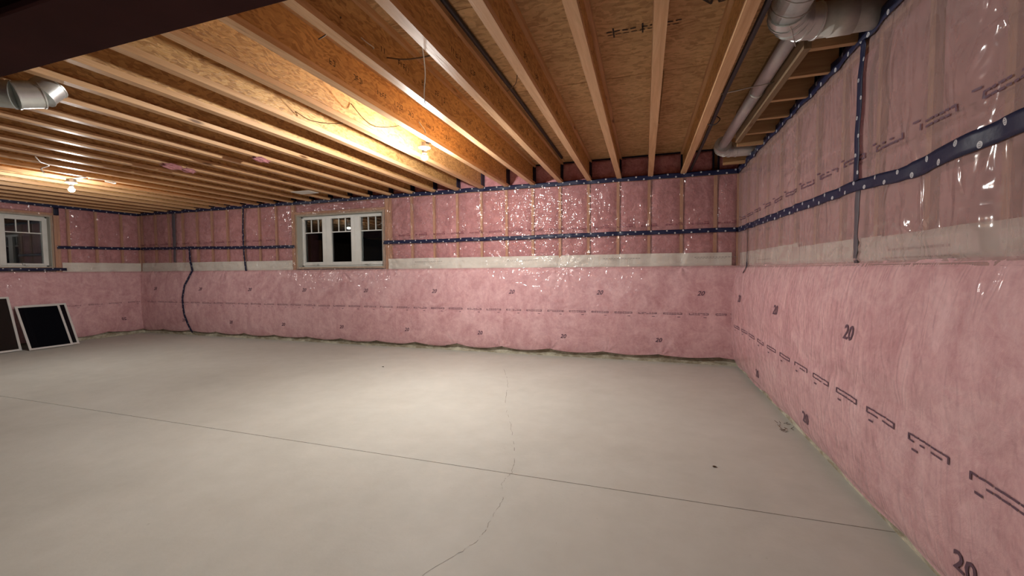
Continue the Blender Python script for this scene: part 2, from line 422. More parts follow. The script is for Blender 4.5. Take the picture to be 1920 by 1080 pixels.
def bar(u0, z0, u1, z1, t, n=3):
    out = []; dx, dz = u1 - u0, z1 - z0; L = math.hypot(dx, dz) or 1; nx, nz = -dz / L * t / 2, dx / L * t / 2
    for i in range(n):
        a, b = i / n, (i + 1) / n
        out.append([(u0 + dx * a - nx, z0 + dz * a - nz), (u0 + dx * b - nx, z0 + dz * b - nz), (u0 + dx * b + nx, z0 + dz * b + nz), (u0 + dx * a + nx, z0 + dz * a + nz)])
    return out
_txt = {}
def text_polys(s):
    if s not in _txt:
        c = bpy.data.curves.new('lettering', 'FONT'); c.body = s; c.size = 1.0; c.resolution_u = 2; c.offset = 0.02
        o = bpy.data.objects.new('lettering', c); COL.objects.link(o)
        dg = bpy.context.evaluated_depsgraph_get(); me = bpy.data.meshes.new_from_object(o.evaluated_get(dg))
        _txt[s] = [[(me.vertices[i].co.x, me.vertices[i].co.y) for i in p.vertices] for p in me.polygons]
        bpy.data.objects.remove(o); bpy.data.curves.remove(c); bpy.data.meshes.remove(me)
    return _txt[s]
def text_quads(s, u, z, h, flip=1, slant=0.25, rot=0.0):
    c, sn = math.cos(rot), math.sin(rot); out = []
    for p in text_polys(s):
        q = []
        for a, b in p:
            a2 = (a + slant * b) * h * 1.35; b2 = b * h * 1.35
            q.append((u + flip * (a2 * c - b2 * sn), z + a2 * sn + b2 * c))
        out.append(q)
    return out
def dash_mark(u, z, L, flip=1, gap=0.020, t=0.0055, sub=True, rs=random):
    """one unreadable two-line stamp of the blanket facing"""
    out = []
    n = 7
    for row in (0, 1):
        for i in range(n):
            if rs.random() < 0.10: continue
            a = u + flip * L * (i / n + rs.uniform(0, .02)); b = u + flip * L * ((i + rs.uniform(.82, 1.0)) / n)
            out += bar(a, z + row * gap + rs.uniform(-.0015, .0015), b, z + row * gap + rs.uniform(-.0015, .0015), t, 1)
    out += bar(u, z - .003, u, z + gap + .003, t * 1.2, 2); out += bar(u + flip * L, z - .003, u + flip * L, z + gap + .003, t * 1.2, 2)
    if sub: out += bar(u + flip * .02, z - .035, u + flip * .055, z - .035, t * 1.2, 1)
    return out
#MARK_STRUCTURE
# ------------------------------------------------------------------ floor
YB = -3.6
JY = 2.375
mb = MB()
mb.box(LX - .2, RX + .2, YB, JY - 0.0025, -0.12, 0)
mb.box(LX - .2, RX + .2, JY + 0.0025, D + .25, -0.12, 0)
mb.box(LX - .2, RX + .2, JY - 0.0025, JY + 0.0025, -0.12, -0.006)
floor = tag(mb.build('floor', 'floor'), kind='structure')
def floor_line(pts, wd, seed=0):
    rs = random.Random(seed); m = MB()
    P = spline(pts, 9)
    Q = [p + Vector((rs.uniform(-.006, .006), rs.uniform(-.005, .005), 0)) for p in P]
    for a, b in zip(Q[:-1], Q[1:]):
        if rs.random() < .22: continue
        t = (b - a).normalized(); n = Vector((-t.y, t.x, 0)) * wd * rs.uniform(.35, 1.0) * .5
        m.quad([a - n, b - n, b + n, a + n])
    return m
m1 = floor_line([(-1.70, 4.9, .0006), (-1.45, 4.3, .0006), (-1.232, 3.588, .0006), (-1.022, 3.104, .0006), (-0.848, 2.653, .0006), (-0.785, 2.39, .0006)], .0035, 1)
m1.build('floor_crack', 'crack', floor)
floor_line([(-0.785, 2.38, .0006), (-0.80, 2.26, .0006), (-0.744, 2.096, .0006), (-0.74, 1.942, .0006), (-0.736, 1.785, .0006), (-0.76, 1.68, .0006), (-0.863, 1.472, .0006), (-1.0, 1.25, .0006)], .0026, 2).build('floor_crack', 'crack', floor)
m3 = MB()
for i in range(240):
    x = -4.9 + i * 0.0252
    if random.random() < .12: continue
    m3.quad([(x, JY - .0028, .0004), (x + .0256, JY - .0028, .0004), (x + .0256, JY + .0028 * random.uniform(.5, 1), .0004), (x, JY + .0028 * random.uniform(.5, 1), .0004)])
tag(m3.build('control_joint', 'crack', floor), kind='stuff')

# ------------------------------------------------------------------ ceiling: subfloor panels
ceiling = MB().box(LX - .2, RX + .2, YB, D + .25, TOPZ + 0.020, TOPZ + 0.035).build('ceiling', 'subfloor')
tag(ceiling, kind='structure')
yseams = [YB, -2.60, -1.38, -0.16, 1.06, 2.28, 3.47, 4.69, D + .22]
k = 0
for j in range(len(yseams) - 1):
    x = RX + .2 - (0 if j % 2 else 1.22)
    xs = [RX + .2] + ([x] if x < RX + .2 else [])
    while xs[-1] > LX - .2: xs.append(max(xs[-1] - 2.44, LX - .2))
    for a, b in zip(xs[:-1], xs[1:]):
        g = .003
        MB().box(b + g, a - g, yseams[j] + g, yseams[j + 1] - g, TOPZ - random.uniform(0, .002), TOPZ + .0195).build('subfloor_panel', 'subfloor', ceiling)
# faded stamps on the underside of the panels
mb = MB()
zt = TOPZ - .003
def cquads(qs):
    for q in qs: mb.quad([(a, b, zt) for a, b in q])
cquads(text_quads('APA', 0.30, 2.63, .075, 1, .3, -.08)); cquads(text_quads('RATED', 0.32, 2.56, .034, 1, .3, -.08))
for i in range(9):
    cquads(bar(-.245 + i * .05 + (.02 if i > 3 else 0), 2.80, -.21 + i * .05 + (.02 if i > 3 else 0), 2.80 + random.uniform(-.004, .004), .012, 1))
    cquads(bar(-.24 + i * .05, 2.835, -.205 + i * .05, 2.835, .007, 1))
cquads(bar(-.20, 2.76, -.20, 2.87, .010, 1)); cquads(bar(-.02, 2.76, -.02, 2.87, .010, 1))
tag(mb.build('stamped_print', 'print_black', ceiling), kind='stuff')

# ------------------------------------------------------------------ wall shells
def shell(name, boxes, m='foot'):
    mb = MB()
    for b in boxes: mb.box(*b)
    return tag(mb.build(name, m), kind='structure')
WX0, WX1, WZ0, WZ1 = -5.965, -4.150, 1.345, 2.262          # window 1 clear opening (back wall)
LY0, LY1, LZ0, LZ1 = 2.68, 4.500, 1.385, 2.290            # window 2 clear opening (left wall)
wall_back = shell('wall_back', [(LX - .2, RX + .2, D - .004, D + .25, 0, 1.29)])
wall_right = shell('wall_right', [(RX - .004, RX + .25, YB, D - .004, 0, 1.29)])
wall_left = shell('wall_left', [(LX - .25, LX + .004, YB, D - .004, 0, 1.29)])
def sheath(parent, boxes):
    mb = MB()
    for b in boxes: mb.box(*b)
    mb.build('outer_sheathing', 'outside', parent)
y0, y1 = D + .165, D + .185
sheath(wall_back, [(LX - .2, WX0 - .05, y0, y1, 1.29, TOPZ), (WX1 + .05, RX + .2, y0, y1, 1.29, TOPZ), (WX0 - .05, WX1 + .05, y0, y1, WZ1 + .05, TOPZ), (WX0 - .05, WX1 + .05, y0, y1, 1.29, WZ0 - .05)])
sheath(wall_right, [(RX + .165, RX + .185, YB, D + .16, 1.29, TOPZ)])
sheath(wall_left, [(LX - .185, LX - .165, YB, LY0 - .05, 1.29, TOPZ), (LX - .185, LX - .165, LY1 + .05, D + .16, 1.29, TOPZ), (LX - .185, LX - .165, LY0 - .05, LY1 + .05, LZ1 + .05, TOPZ), (LX - .185, LX - .165, LY0 - .05, LY1 + .05, 1.29, LZ0 - .05)])
# studs, plates, batts
stud_me = {}
def stud(wall, parent, u, z0=1.29, z1=2.462, w=.038):
    if wall == 'back': b = (u - w / 2, u + w / 2, D - .003, D + .14, z0, z1)
    elif wall == 'right': b = (RX - .003, RX + .14, u - w / 2, u + w / 2, z0, z1)
    else: b = (LX - .14, LX + .003, u - w / 2, u + w / 2, z0, z1)
    MB().box(*b).build('stud', 'stud', parent)
def batt(wall, parent, a, b, z0, z1, name='insulation_batt', back=.012):
    nu, nz = 9, 17; mb = MB(); ph = random.uniform(0, 99)
    base = len(mb.v)
    for i in range(nu):
        for j in range(nz):
            s, t = i / (nu - 1), j / (nz - 1); e = min(1, 8 * min(s, 1 - s), 10 * min(t, 1 - t))
            o = -back - .018 * (1 - e) + .012 * float(vnoise(2, s * 3 + ph, t * 5 + ph)) * e
            p = wpos(wall, a + (b - a) * s, z0 + (z1 - z0) * t, o); mb.v.append(p)
    for i in range(nu - 1):
        for j in range(nz - 1):
            q = (i * nz + j, (i + 1) * nz + j, (i + 1) * nz + j + 1, i * nz + j + 1); mb.f.append(q if wall != 'right' else q[::-1]); mb.uv += [(0, 0)] * 4
    o = mb.build(name, 'batt', parent, smooth=True)
    return o
def fill_wall(wall, parent, lo, hi, op):
    """studs 16 inches apart with a batt in every bay, trimmed round the window opening"""
    MB().box(*((lo, hi, D - .003, D + .14, 2.462, 2.500) if wall == 'back' else (RX - .003, RX + .14, lo, hi, 2.462, 2.500) if wall == 'right' else (LX - .14, LX + .003, lo, hi, 2.462, 2.500))).build('top_plate', 'stud', parent)
    us = []; u = STUD0[wall] + 0.4064 * math.ceil((lo - STUD0[wall]) / 0.4064)
    while u < hi - .02:
        if not (op and op[0] - .10 < u < op[1] + .10): us.append(u)
        u += 0.4064
    if wall == 'back' and abs(us[-1] - .866) < .02: pass
    if op: us += [op[0] - .10, op[0] - .060, op[1] + .060, op[1] + .100]
    us += [lo + .02, hi - .02]; us = sorted(set(round(a, 4) for a in us)); vs = [us[0]]
    for a in us[1:]:
        if a - vs[-1] > .0385: vs.append(a)
    for a in vs: stud(wall, parent, a)
    for a, b in zip(vs[:-1], vs[1:]):
        if b - a < .08: continue
        if op and a > op[0] - .08 and b < op[1] + .08: continue
        if op and abs(a - (op[0] - .06)) < .03: continue
        batt(wall, parent, a + .019, b - .019, 1.29, 2.462)
    if op:   # header batt above the opening
        MB().box(*((op[0] - .04, op[1] + .04, D - .003, D + .14, op[3] + .028, op[3] + .066) if wall == 'back' else (LX - .14, LX + .003, op[0] - .04, op[1] + .04, op[3] + .028, op[3] + .066))).build('header', 'stud', parent)
        batt(wall, parent, op[0] - .04, op[1] + .04, op[3] + .066, 2.462)
fill_wall('back', wall_back, LX, RX, (WX0, WX1, WZ0, WZ1))
fill_wall('right', wall_right, -1.2, D, None)
fill_wall('left', wall_left, 1.0, D, (LY0, LY1, LZ0, LZ1))

# ------------------------------------------------------------------ joists
XJ = [0.07 - 0.4064 * k for k in range(-1, 26)]           # -1 is the last one beside the duct bay
FW, FH, WEBT = .064, .038, .010
def bevbox(x0, x1, y0, y1, z0, z1, name, m):
    return MB().box(x0, x1, y0, y1, z0, z1).mesh(name, m)
Y0J, Y1J = YB, D + .03
me_bf = bevbox(-FW / 2, FW / 2, Y0J, Y1J, 0, FH, 'bottom_flange', 'flange')
me_tf = bevbox(-FW / 2, FW / 2, Y0J, Y1J, .302 - FH, .302, 'top_flange', 'flange')
me_wb = bevbox(-WEBT / 2, WEBT / 2, Y0J, Y1J, FH, .302 - FH, 'web', 'web')
def glyphs(seed):
    """rows of unreadable stamped strokes along a joist web"""
    rs = random.Random(seed); mb = MB(); y = 1.9 + rs.uniform(0, .3)
    x = WEBT / 2 + .0008
    while y < 4.6:
        n = rs.choice([2, 3, 4, 5]); z = .12 + rs.uniform(-.004, .004); h = .032
        for i in range(n):
            k = rs.choice([0, 1, 2, 3]); a, b = y, y + .018
            segs = [((a, z), (a, z + h)), ((a, z + h), (b, z + h)), ((b, z), (b, z + h)), ((a, z), (b, z)), ((a, z + h / 2), (b, z + h / 2))]
            for s in [segs[:2] + segs[4:], segs[1:4], segs[:1] + segs[3:], segs[:1]][k]:
                for q in bar(*s[0], *s[1], .006, 1): mb.quad([(x, p[0], p[1]) for p in q])
            y += .03
        y += rs.uniform(.04, .22)
    return mb.mesh('stamped_print', 'print_black')
gl = [glyphs(i) for i in range(3)]
ordn = ['', 'first', 'second', 'third', 'fourth', 'fifth', 'sixth', 'seventh', 'eighth', 'ninth', 'tenth', 'eleventh', 'twelfth', 'thirteenth', 'fourteenth', 'fifteenth', 'sixteenth', 'seventeenth', 'eighteenth', 'nineteenth', 'twentieth']
def joist_label(k):
    if k == -1: return 'rightmost open-bay wooden I-joist, beside the black pipe and the small duct'
    if k < 5:
        return ['wooden I-joist seen almost straight from below, its pale flange running vertically up the picture',
                'wooden I-joist just left of the one seen straight from below, pale edge slanting left',
                'wooden I-joist with a dark stamped web, second left of the one seen straight from below',
                'wooden I-joist with a worn whitish flange and a black line along its web top',
                'stamped wooden I-joist with a pale looped cable hanging at its right side'][k]
    if k == 5: return 'wooden I-joist carrying the near lit bulb, bottom flange glaring white beside it'
    if k <= 15: return '%s wooden I-joist left of the one carrying the near lit bulb' % ordn[k - 5]
    if k == 17: return 'far wooden I-joist carrying the far left lit bulb'
    if k == 16: return 'far wooden I-joist directly right of the one carrying the far left bulb'
    return 'far wooden I-joist, %s beyond the one carrying the far left bulb' % ordn[k - 17]
for i, x in enumerate(XJ):
    k = i - 1
    t = empty('floor_joist', (x, 0, HC + random.uniform(-.002, .002)), joist_label(k), 'joist', 'I-joists overhead')
    for nm, me in (('bottom_flange', me_bf), ('web', me_wb), ('top_flange', me_tf)):
        o = bpy.data.objects.new(nm, me); COL.objects.link(o); o.parent = t
    if 0 <= k <= 5:
        o = bpy.data.objects.new('stamped_print', gl[k % 3]); COL.objects.link(o); o.parent = t; o.location.y = (k * .37) % .3; o['kind'] = 'stuff'
# trimmer and blocking beside the right wall
tr = MB().box(.851, .889, 2.775, 4.60, HC, TOPZ - .001).build('trimmer_joist', 'dark_lumber')
tag(tr, 'dull brown solid trimmer joist between the small round duct and the short blocking', 'joist')
for k in range(0, 9):
    y = 2.772 + .393 * k + (.03 if k == 0 else 0)
    if k == 6 or y > 5.6: continue
    near = {0: 'nearest the big duct elbow', 1: 'second beyond the big duct elbow', 2: 'third beyond the big duct elbow', 3: 'fourth beyond the big duct elbow', 4: 'fifth beyond the big duct elbow'}
    lab = 'short wooden blocking board between trimmer and right wall, ' + near.get(k, 'beside the small duct elbow in the far corner' if k in (5, 6, 7) else 'above the frame edge behind the big duct')
    if k in (5, 6, 7): lab = 'short wooden blocking board %s the small duct elbow in the far corner' % ['just before', 'behind', 'farthest behind'][k - 5]
    o = MB().box(.889, RX - .0, y - .019, y + .019, HC, TOPZ - .001).build('blocking_board', 'block'); tag(o, lab, 'blocking', 'short blocking boards by the right wall')
# rim insulation and the dark tape round each rim bay
def rim_bay(wall, parent, a, b):
    batt(wall, parent, a, b, 2.515, TOPZ - .004, 'rim_insulation', .045)
    mb = MB()
    def bx(u0, u1, z0, z1):
        if wall == 'back': mb.box(u0, u1, D + .020, D + .040, z0, z1)
        elif wall == 'right': mb.box(RX + .015, RX + .04, u0, u1, z0, z1)
        else: mb.box(LX - .04, LX - .015, u0, u1, z0, z1)
    bx(a, a + .022, 2.515, TOPZ - .004); bx(b - .022, b, 2.515, TOPZ - .004); bx(a, b, TOPZ - .018, TOPZ - .003)
    mb.build('rim_tape', 'tape_black', parent)
for x in XJ: 
    rim_bay('back', wall_back, x - .4064 + .006, x - .006) if x > LX + .4 else None
rim_bay('back', wall_back, XJ[0] + .006, .851); rim_bay('back', wall_back, .889, RX)
for k in range(-4, 8):
    y = 2.772 + .393 * k; rim_bay('right', wall_right, y + .019, y + .393 - .019)
rim_bay('left', wall_left, 1.0, D)
# rim boards that close the joist ends outside the insulation
MB().box(LX - .15, RX + .15, D + .10, D + .14, HC, TOPZ).build('rim_board', 'block', wall_back)
MB().box(RX + .10, RX + .14, YB, D + .10, HC, TOPZ).build('rim_board', 'block', wall_right)

# dark vertical flaps of tape at the joist ends (each wraps the corner between web and rim)
for x in XJ:
    if x < LX + .3: continue
    MB().box(x + .005, x + .020, D - .055, D + .02, HC + .02, TOPZ - FH - .01).build('joist_end_tape', 'tape_black', wall_back)

#MARK_SHEETS
# ------------------------------------------------------------------ insulation blanket (lower half of the walls)
def hem(u, wall):
    s = ((u + 1.306) / 0.745) if wall == 'back' else (u / .745)
    d = np.abs(s - np.round(s))
    z = 0.120 - 0.045 * np.sin(np.pi * np.clip(d, 0, .5)) ** .8 * (0.6 + .5 * vnoise(0, u * .9, u * 0 + 2)) 
    if wall == 'right': z = z * .6
    return z + .012 * (vnoise(1, u * 5, u * 0 + 8) - .5) - np.where((u < -3) if wall == 'back' else False, .012, 0)
root = {}
root['back'] = sheet('insulation_blanket', 'blanket', 'back', LX, RX, lambda u: (hem(u, 'back'), 1.30), 96, .014)
tag(root['back'], 'pink plastic-faced insulation blanket bulging along the lower half of the back wall', 'insulation')
root['right'] = sheet('insulation_blanket', 'blanket', 'right', -1.4, D - .03, lambda u: (hem(u, 'right'), 1.30), 90, .016)
tag(root['right'], 'pink insulation blanket with bold printed marks on the lower right wall, nearest the viewer', 'insulation')
root['left'] = sheet('insulation_blanket', 'blanket', 'left', 1.2, D - .03, lambda u: (hem(u, 'left'), 1.30), 60, .025)
tag(root['left'], 'dim pink insulation blanket on the left wall under the window, behind the screens', 'insulation')
# the loose hem of film that hangs over the bare concrete foot
for wl, lo, hi in (('back', LX, RX), ('right', -1.4, D - .03)):
    o = sheet('film_hem', 'film_hem', wl, lo, hi, lambda u: (hem(u, wl) - .012 - .022 * vnoise(2, u * 3, u * 0), hem(u, wl) + .004), 4, .03, extra=-.035, parent=root[wl])
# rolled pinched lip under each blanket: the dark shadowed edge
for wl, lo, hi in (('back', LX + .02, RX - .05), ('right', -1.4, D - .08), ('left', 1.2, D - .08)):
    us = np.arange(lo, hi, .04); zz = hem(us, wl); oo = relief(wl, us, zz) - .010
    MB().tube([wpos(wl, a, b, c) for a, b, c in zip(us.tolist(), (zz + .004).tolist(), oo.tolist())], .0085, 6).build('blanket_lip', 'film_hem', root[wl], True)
# white paper band = nailing strip along the top of each blanket
def bandf(lo, hi, wall, z1=1.474):
    return sheet('nailing_band', 'band', wall, lo, hi, lambda u: (1.292 + .006 * vnoise(1, u * 2, u * 0), z1 - .006 * vnoise(0, u * 1.5, u * 0)), 8, .03, extra=-.011, parent=root[wall])
bandf(LX + .02, -6.07, 'back'); bandf(-4.045, 1.06, 'back')
bandf(-1.4, 2.55, 'right', 1.425); bandf(2.55, 3.72, 'right', 1.432); bandf(3.72, 5.76, 'right', 1.462)
bandf(4.62, D - .03, 'left')
# printed stamps
def text_obj(wall, quads, m, parent, extra=.003, name='printed_marks'):
    mb = MB(); decal(mb, wall, quads, extra); return tag(mb.build(name, m, parent), kind='stuff')
q = []; u = 0.70
while u > LX + .3: q += text_quads('20', u - .05, .915, .062, 1, .35); u -= 1.288
u = 0.19
while u > LX + .3: q += text_quads('20', u - .05, .285, .060, 1, .3); u -= 1.288
u = 1.10; rs = random.Random(3)
while u > LX + .3:
    q += dash_mark(u, .665, .225, -1, .017, .0055, rs=rs); u -= .315
text_obj('back', q, 'print', root['back'])
q = []; u = 4.02
for u in (5.40, 4.02, 2.72, 1.43, .1): q += text_quads('20', u + .05, .87, .085, -1, .25)
for u in (4.62, 3.34, 1.83, .75): q += text_quads('20', u + .05, .175, .085, -1, .25)
u = 5.56
while u > -.9: q += dash_mark(u, .552, .235, -1, .023, .008, rs=rs); u -= .345
text_obj('right', q, 'print', root['right'])
q = []; u = 5.75
while u > 2.0: q += dash_mark(u, .665, .2, -1, .015, .005, rs=rs); u -= .315
for u in (5.48, 4.2): q += text_quads('20', u + .04, .315, .06, -1, .25)
text_obj('left', q, 'print', root['left'])
q = []
for a in (-3.55, -2.0, -.55, .62):
    for i in range(14): q += bar(a + i * .036, 1.412, a + i * .036 + .026, 1.412, .007, 1)
    for i in range(10): q += bar(a + .02 + i * .036, 1.396, a + .02 + i * .036 + .026, 1.396, .004, 1)
text_obj('back', q, 'print_grey', root['back'], -.009)
q = []
for a in (2.50, 4.9):
    for i in range(13): q += bar(a - i * .036, 1.352, a - i * .036 - .026, 1.352, .010, 1)
    for i in range(15): q += bar(a + .05 - i * .036, 1.312, a + .05 - i * .036 - .028, 1.312, .006, 1)
text_obj('right', q, 'print_grey', root['right'], -.009)

# ------------------------------------------------------------------ clear vapour barrier film on the upper half
hb = (WX0 - .012, WX1 + .012, WZ0 - .016, WZ1 + .012)
fb = sheet('vapour_barrier_film', 'film', 'back', LX + .01, RX - .01, lambda u: (1.27, 2.49), 116, .0105, hole=hb)
tag(fb, 'clear crinkled plastic film over the studs and pink batts of the back wall', 'plastic sheet')
fr_ = sheet('vapour_barrier_film', 'film_side', 'right', -1.3, D - .01, lambda u: (1.27, 2.50), 92, .014)
tag(fr_, 'hazy plastic film over the upper right wall, with bright wrinkle glints', 'plastic sheet')
hl = (LY0 - .012, LY1 + .012, LZ0 - .012, LZ1 + .012)
fl = sheet('vapour_barrier_film', 'film', 'left', 1.1, D - .01, lambda u: (1.27, 2.49), 60, .022, hole=hl)
tag(fl, 'dim plastic film on the upper left wall around the left window', 'plastic sheet')
q = []; u = 1.10
while u > LX + .2:
    if not (WX0 - .2 < u < WX1 + .3): q += dash_mark(u, 1.842, .20, -1, .012, .006, sub=False, rs=rs) + bar(u - .0, 1.872, u - .05, 1.872, .006, 1)
    u -= .315
text_obj('back', q, 'print_faint', fb)
q = []; u = 5.70
while u > -1:
    q += dash_mark(u, 1.858, .225, -1, .022, .009, sub=False, rs=rs) + bar(u + .05, 1.90, u + .01, 1.90, .009, 1); u -= .345
text_obj('right', q, 'print', fr_, .005)

# ------------------------------------------------------------------ tapes
T = lambda wall, line, lab, wd=.06, m='tape', **k: tag(ribbon('seam_tape', m, wall, line, wd, **k), lab, 'tape')
T('back', [(LX + .03, 2.494), (-6, 2.494), (-3, 2.494), (RX - .03, 2.486)], 'long dotted navy tape along the top of the back wall, just under the joists', .062, extra=.010)
T('back', [(LX + .03, 1.775), (-9.0, 1.765), (-6.95, 1.728), (WX0 - .03, 1.722)], 'dotted navy tape across the middle of the back wall, left of the window', .052)
T('back', [(WX1 + .03, 1.738), (-1.9, 1.743), (-.34, 1.755), (RX - .03, 1.757)], 'long dotted navy tape across the middle of the back wall, right of the window', .056)
T('back', [(-7.19, 2.47), (-7.215, 2.08), (-7.20, 1.57), (-7.17, 1.29)], 'narrow navy tape running straight down the back wall left of the window', .042, extra=.012)
T('back', [(-8.66, 1.79), (-8.635, 1.49), (-8.59, 1.33), (-8.66, 1.16), (-8.75, 1.0), (-8.80, .74), (-8.78, .41), (-8.71, .2), (-8.66, .06)], 'curving dark tape snaking down the lower back wall blanket to the floor', .05, extra=.012)
T('back', [(-9.08, 2.46), (-9.08, 1.79)], 'wide grey-blue tape near the left corner of the back wall, above the middle tape', .085, 'tape_grey')
T('back', [(-9.085, 1.74), (-9.10, 1.48)], 'wide grey-blue tape near the left corner, hanging below the middle tape', .07, 'tape_grey', extra=.002)
T('right', [(RX and -1.2, 2.515), (2.4, 2.520), (3.3, 2.515), (4.7, 2.520), (D - .04, 2.494)], 'dotted navy tape slanting along the top of the right wall under the ducts', .075, extra=.010)
T('right', [(-1.2, 1.72), (1.8, 1.720), (2.1, 1.706), (2.395, 1.694), (2.757, 1.722), (3.3, 1.725), (3.77, 1.729), (D - .04, 1.750)], 'broad dotted navy tape across the middle of the right wall', lambda s: np.where(s > 3.5, .062, .074))
T('right', [(2.730, 2.485), (2.747, 2.304), (2.753, 2.137), (2.765, 1.854), (2.760, 1.745)], 'vertical dark tape on the right wall between the top tape and middle tape', .05, extra=.014)
T('right', [(2.757, 1.700), (2.765, 1.564), (2.78, 1.42), (2.782, 1.292)], 'faded grey vertical tape on the right wall, ending at the white band', .045, 'tape_grey', extra=.002)
T('right', [(5.276, 1.73), (5.275, 1.45), (5.28, 1.34), (5.33, 1.28), (5.39, 1.208)], 'thin dark pointed strip hanging below the middle tape near the right corner', lambda s: .018 + .03 * np.exp(-((s - .42) / .05) ** 2) , 'tape_black', extra=.008)
T('left', [(1.2, 2.485), (D - .04, 2.488)], 'dark tape along the top of the left wall', .06, extra=.010)
T('left', [(LY1 + .055, 1.742), (D - .04, 1.778)], 'dark reddish navy tape across the left wall, right of the left window', .052)
T('left', [(LY1 + .06, 2.46), (LY1 + .06, 2.32)], 'short black tape piece above the right corner of the left window', .07, 'tape_black', extra=.012)
T('left', [(LY0 - .2, 1.345), (LY1 + .17, 1.345)], 'dark tape running under the sill of the left window', .05)

# ------------------------------------------------------------------ windows
def window(name, wall, a0, a1, z0, z1, depth, sashes, latch):
    """a0..a1 clear opening along the wall; built in wall coordinates"""
    def P(mb, u0, u1, d0, d1, za, zb):
        if wall == 'back': mb.box(u0, u1, D + d0, D + d1, za, zb)
        else: mb.box(LX - d1, LX - d0, u0, u1, za, zb)
        return mb
    root = P(P(P(P(MB(), a0, a0 + .035, depth, depth + .06, z0, z1), a1 - .035, a1, depth, depth + .06, z0, z1), a0, a1, depth, depth + .06, z0, z0 + .035), a0, a1, depth, depth + .06, z1 - .035, z1).build(name, 'vinyl', bevel=.004)
    tag(root, kind='structure')
    mb = MB()
    P(mb, a0 - .026, a0, -.008, .14, z0 - .038, z1 + .028); P(mb, a1, a1 + .026, -.008, .14, z0 - .038, z1 + .028)
    P(mb, a0, a1, -.008, .14, z1, z1 + .028); P(mb, a0, a1, -.008, .14, z0 - .028, z0)
    mb.build('rough_opening_frame', 'frame_wood', root)
    # grey liner boards on the inside of the opening
    P(MB(), a0 + .0005, a0 + .010, .0, depth, z0 + .002, z1 - .002).build('jamb_liner', 'jamb', root)
    P(MB(), a1 - .010, a1 - .0005, .0, depth, z0 + .002, z1 - .002).build('jamb_liner', 'jamb', root)
    P(MB(), a0 + .010, a1 - .010, .0, depth, z0 + .0005, z0 + .008).build('sill', 'jamb', root)
    P(MB(), a0 + .010, a1 - .010, .0, depth, z1 - .008, z1 - .0005).build('head_liner', 'jamb', root)
    for s0, s1, g0, g1, gz0, gz1, zb, bars in sashes:
        f = depth + .008
        mb = MB(); P(mb, s0, g0, depth - .018, f + .03, z0 + .03, z1 - .03); P(mb, g1, s1, depth - .018, f + .03, z0 + .03, z1 - .03)
        P(mb, g0, g1, depth - .018, f + .03, z0 + .03, gz0); P(mb, g0, g1, depth - .018, f + .03, gz1, z1 - .03)
        sh = mb.build('sash', 'vinyl', root, bevel=.004)
        P(MB(), g0, g1, f + .0085, f + .0145, gz0, gz1).build('pane', 'glass', sh)
        P(MB(), g0, g1, f, f + .009, zb - .008, zb + .008).build('muntin', 'vinyl', sh)
        for b in bars: P(MB(), b - .007, b + .007, f, f + .009, zb + .008, gz1).build('muntin', 'vinyl', sh)
    for u in latch:
        P(P(MB(), u - .055, u + .035, depth - .055, depth - .02, z0 + .045, z0 + .062), u - .02, u + .02, depth - .045, depth - .015, z0 + .03, z0 + .05).build('crank_handle', 'vinyl', root, bevel=.003)
    return root
window('window_1', 'back', WX0, WX1, WZ0, WZ1, .10,
       [(-5.955, -5.395, -5.885, -5.480, 1.437, 2.200, 1.965, [-5.745, -5.588]),
        (-5.395, -4.790, -5.290, -4.865, 1.437, 2.200, 1.965, [-5.142, -5.000]),
        (-4.790, -4.160, -4.675, -4.235, 1.437, 2.200, 1.965, [-4.525, -4.375])], [-4.50, -5.62])
window('window_2', 'left', LY0, LY1, LZ0, LZ1, .10,
       [(3.90, 4.49, 3.975, 4.425, 1.452, 2.205, 1.985, [4.115, 4.272]), (3.30, 3.90, 3.375, 3.825, 1.452, 2.205, 1.985, [3.52, 3.68]),
        (2.69, 3.30, 2.765, 3.225, 1.452, 2.205, 1.985, [2.92, 3.07])], [4.2])

# ------------------------------------------------------------------ steel beam
bz = 2.300
bm_ = empty('steel_beam', (0, 1.17, bz), 'dark red-brown steel I-beam crossing overhead under the joists at the upper left', 'beam')
MB().box(LX, RX - .03, .985, 1.268, bz, bz + .014).build('bottom_flange', 'steel', bm_)
MB().box(LX, RX - .03, 1.122, 1.131, bz + .014, HC - .018).build('web', 'steel', bm_)
MB().box(LX, RX - .03, .985, 1.268, HC - .018, HC - .004).build('top_flange', 'steel', bm_)

# ------------------------------------------------------------------ light fixtures
def lamp(loc, jx, lab, lit='lit'):
    x, y, z = loc
    t = empty('ceiling_light', (x, y, z), lab, 'light', 'bare bulbs in ceiling lampholders')
    MB().lathe((x, y, z), [(0, .105), (.050, .105), (.052, .072), (.052, .068), (0, .068)], 8).build('junction_box', 'box', t)
    MB().lathe((x, y, z), [(0, .068), (.058, .068), (.060, .062), (.056, .055), (.034, .050), (.026, .038), (.024, .026), (0, .026)], 28).build('lampholder', 'porcelain', t, True)
    MB().box(min(x, jx) - .002, max(x, jx), y - .02, y + .02, z + .103, z + .112).build('mounting_bracket', 'box', t)
    # A-shaped bulb: lit globe, screw neck in its opaque base
    MB().lathe((x, y, z), [(0, .034), (.0135, .034), (.014, .022), (.019, .008), (.022, .000), (0, .000)], 20).build('bulb_base', 'porcelain', t, True)
    prof = [(.022, -.001)] + [(.031 * math.sin(a), -.030 + .031 * math.cos(a)) for a in [math.pi * k / 14 for k in range(4, 7)]]
    MB().lathe((x, y, z), prof, 24).build('bulb_collar', 'porcelain', t, True)
    MB().lathe((x, y, z), [(.031 * math.sin(a), -.030 + .031 * math.cos(a)) for a in [math.pi * k / 14 for k in range(6, 15)]], 24).build('bulb_globe', lit, t, True)
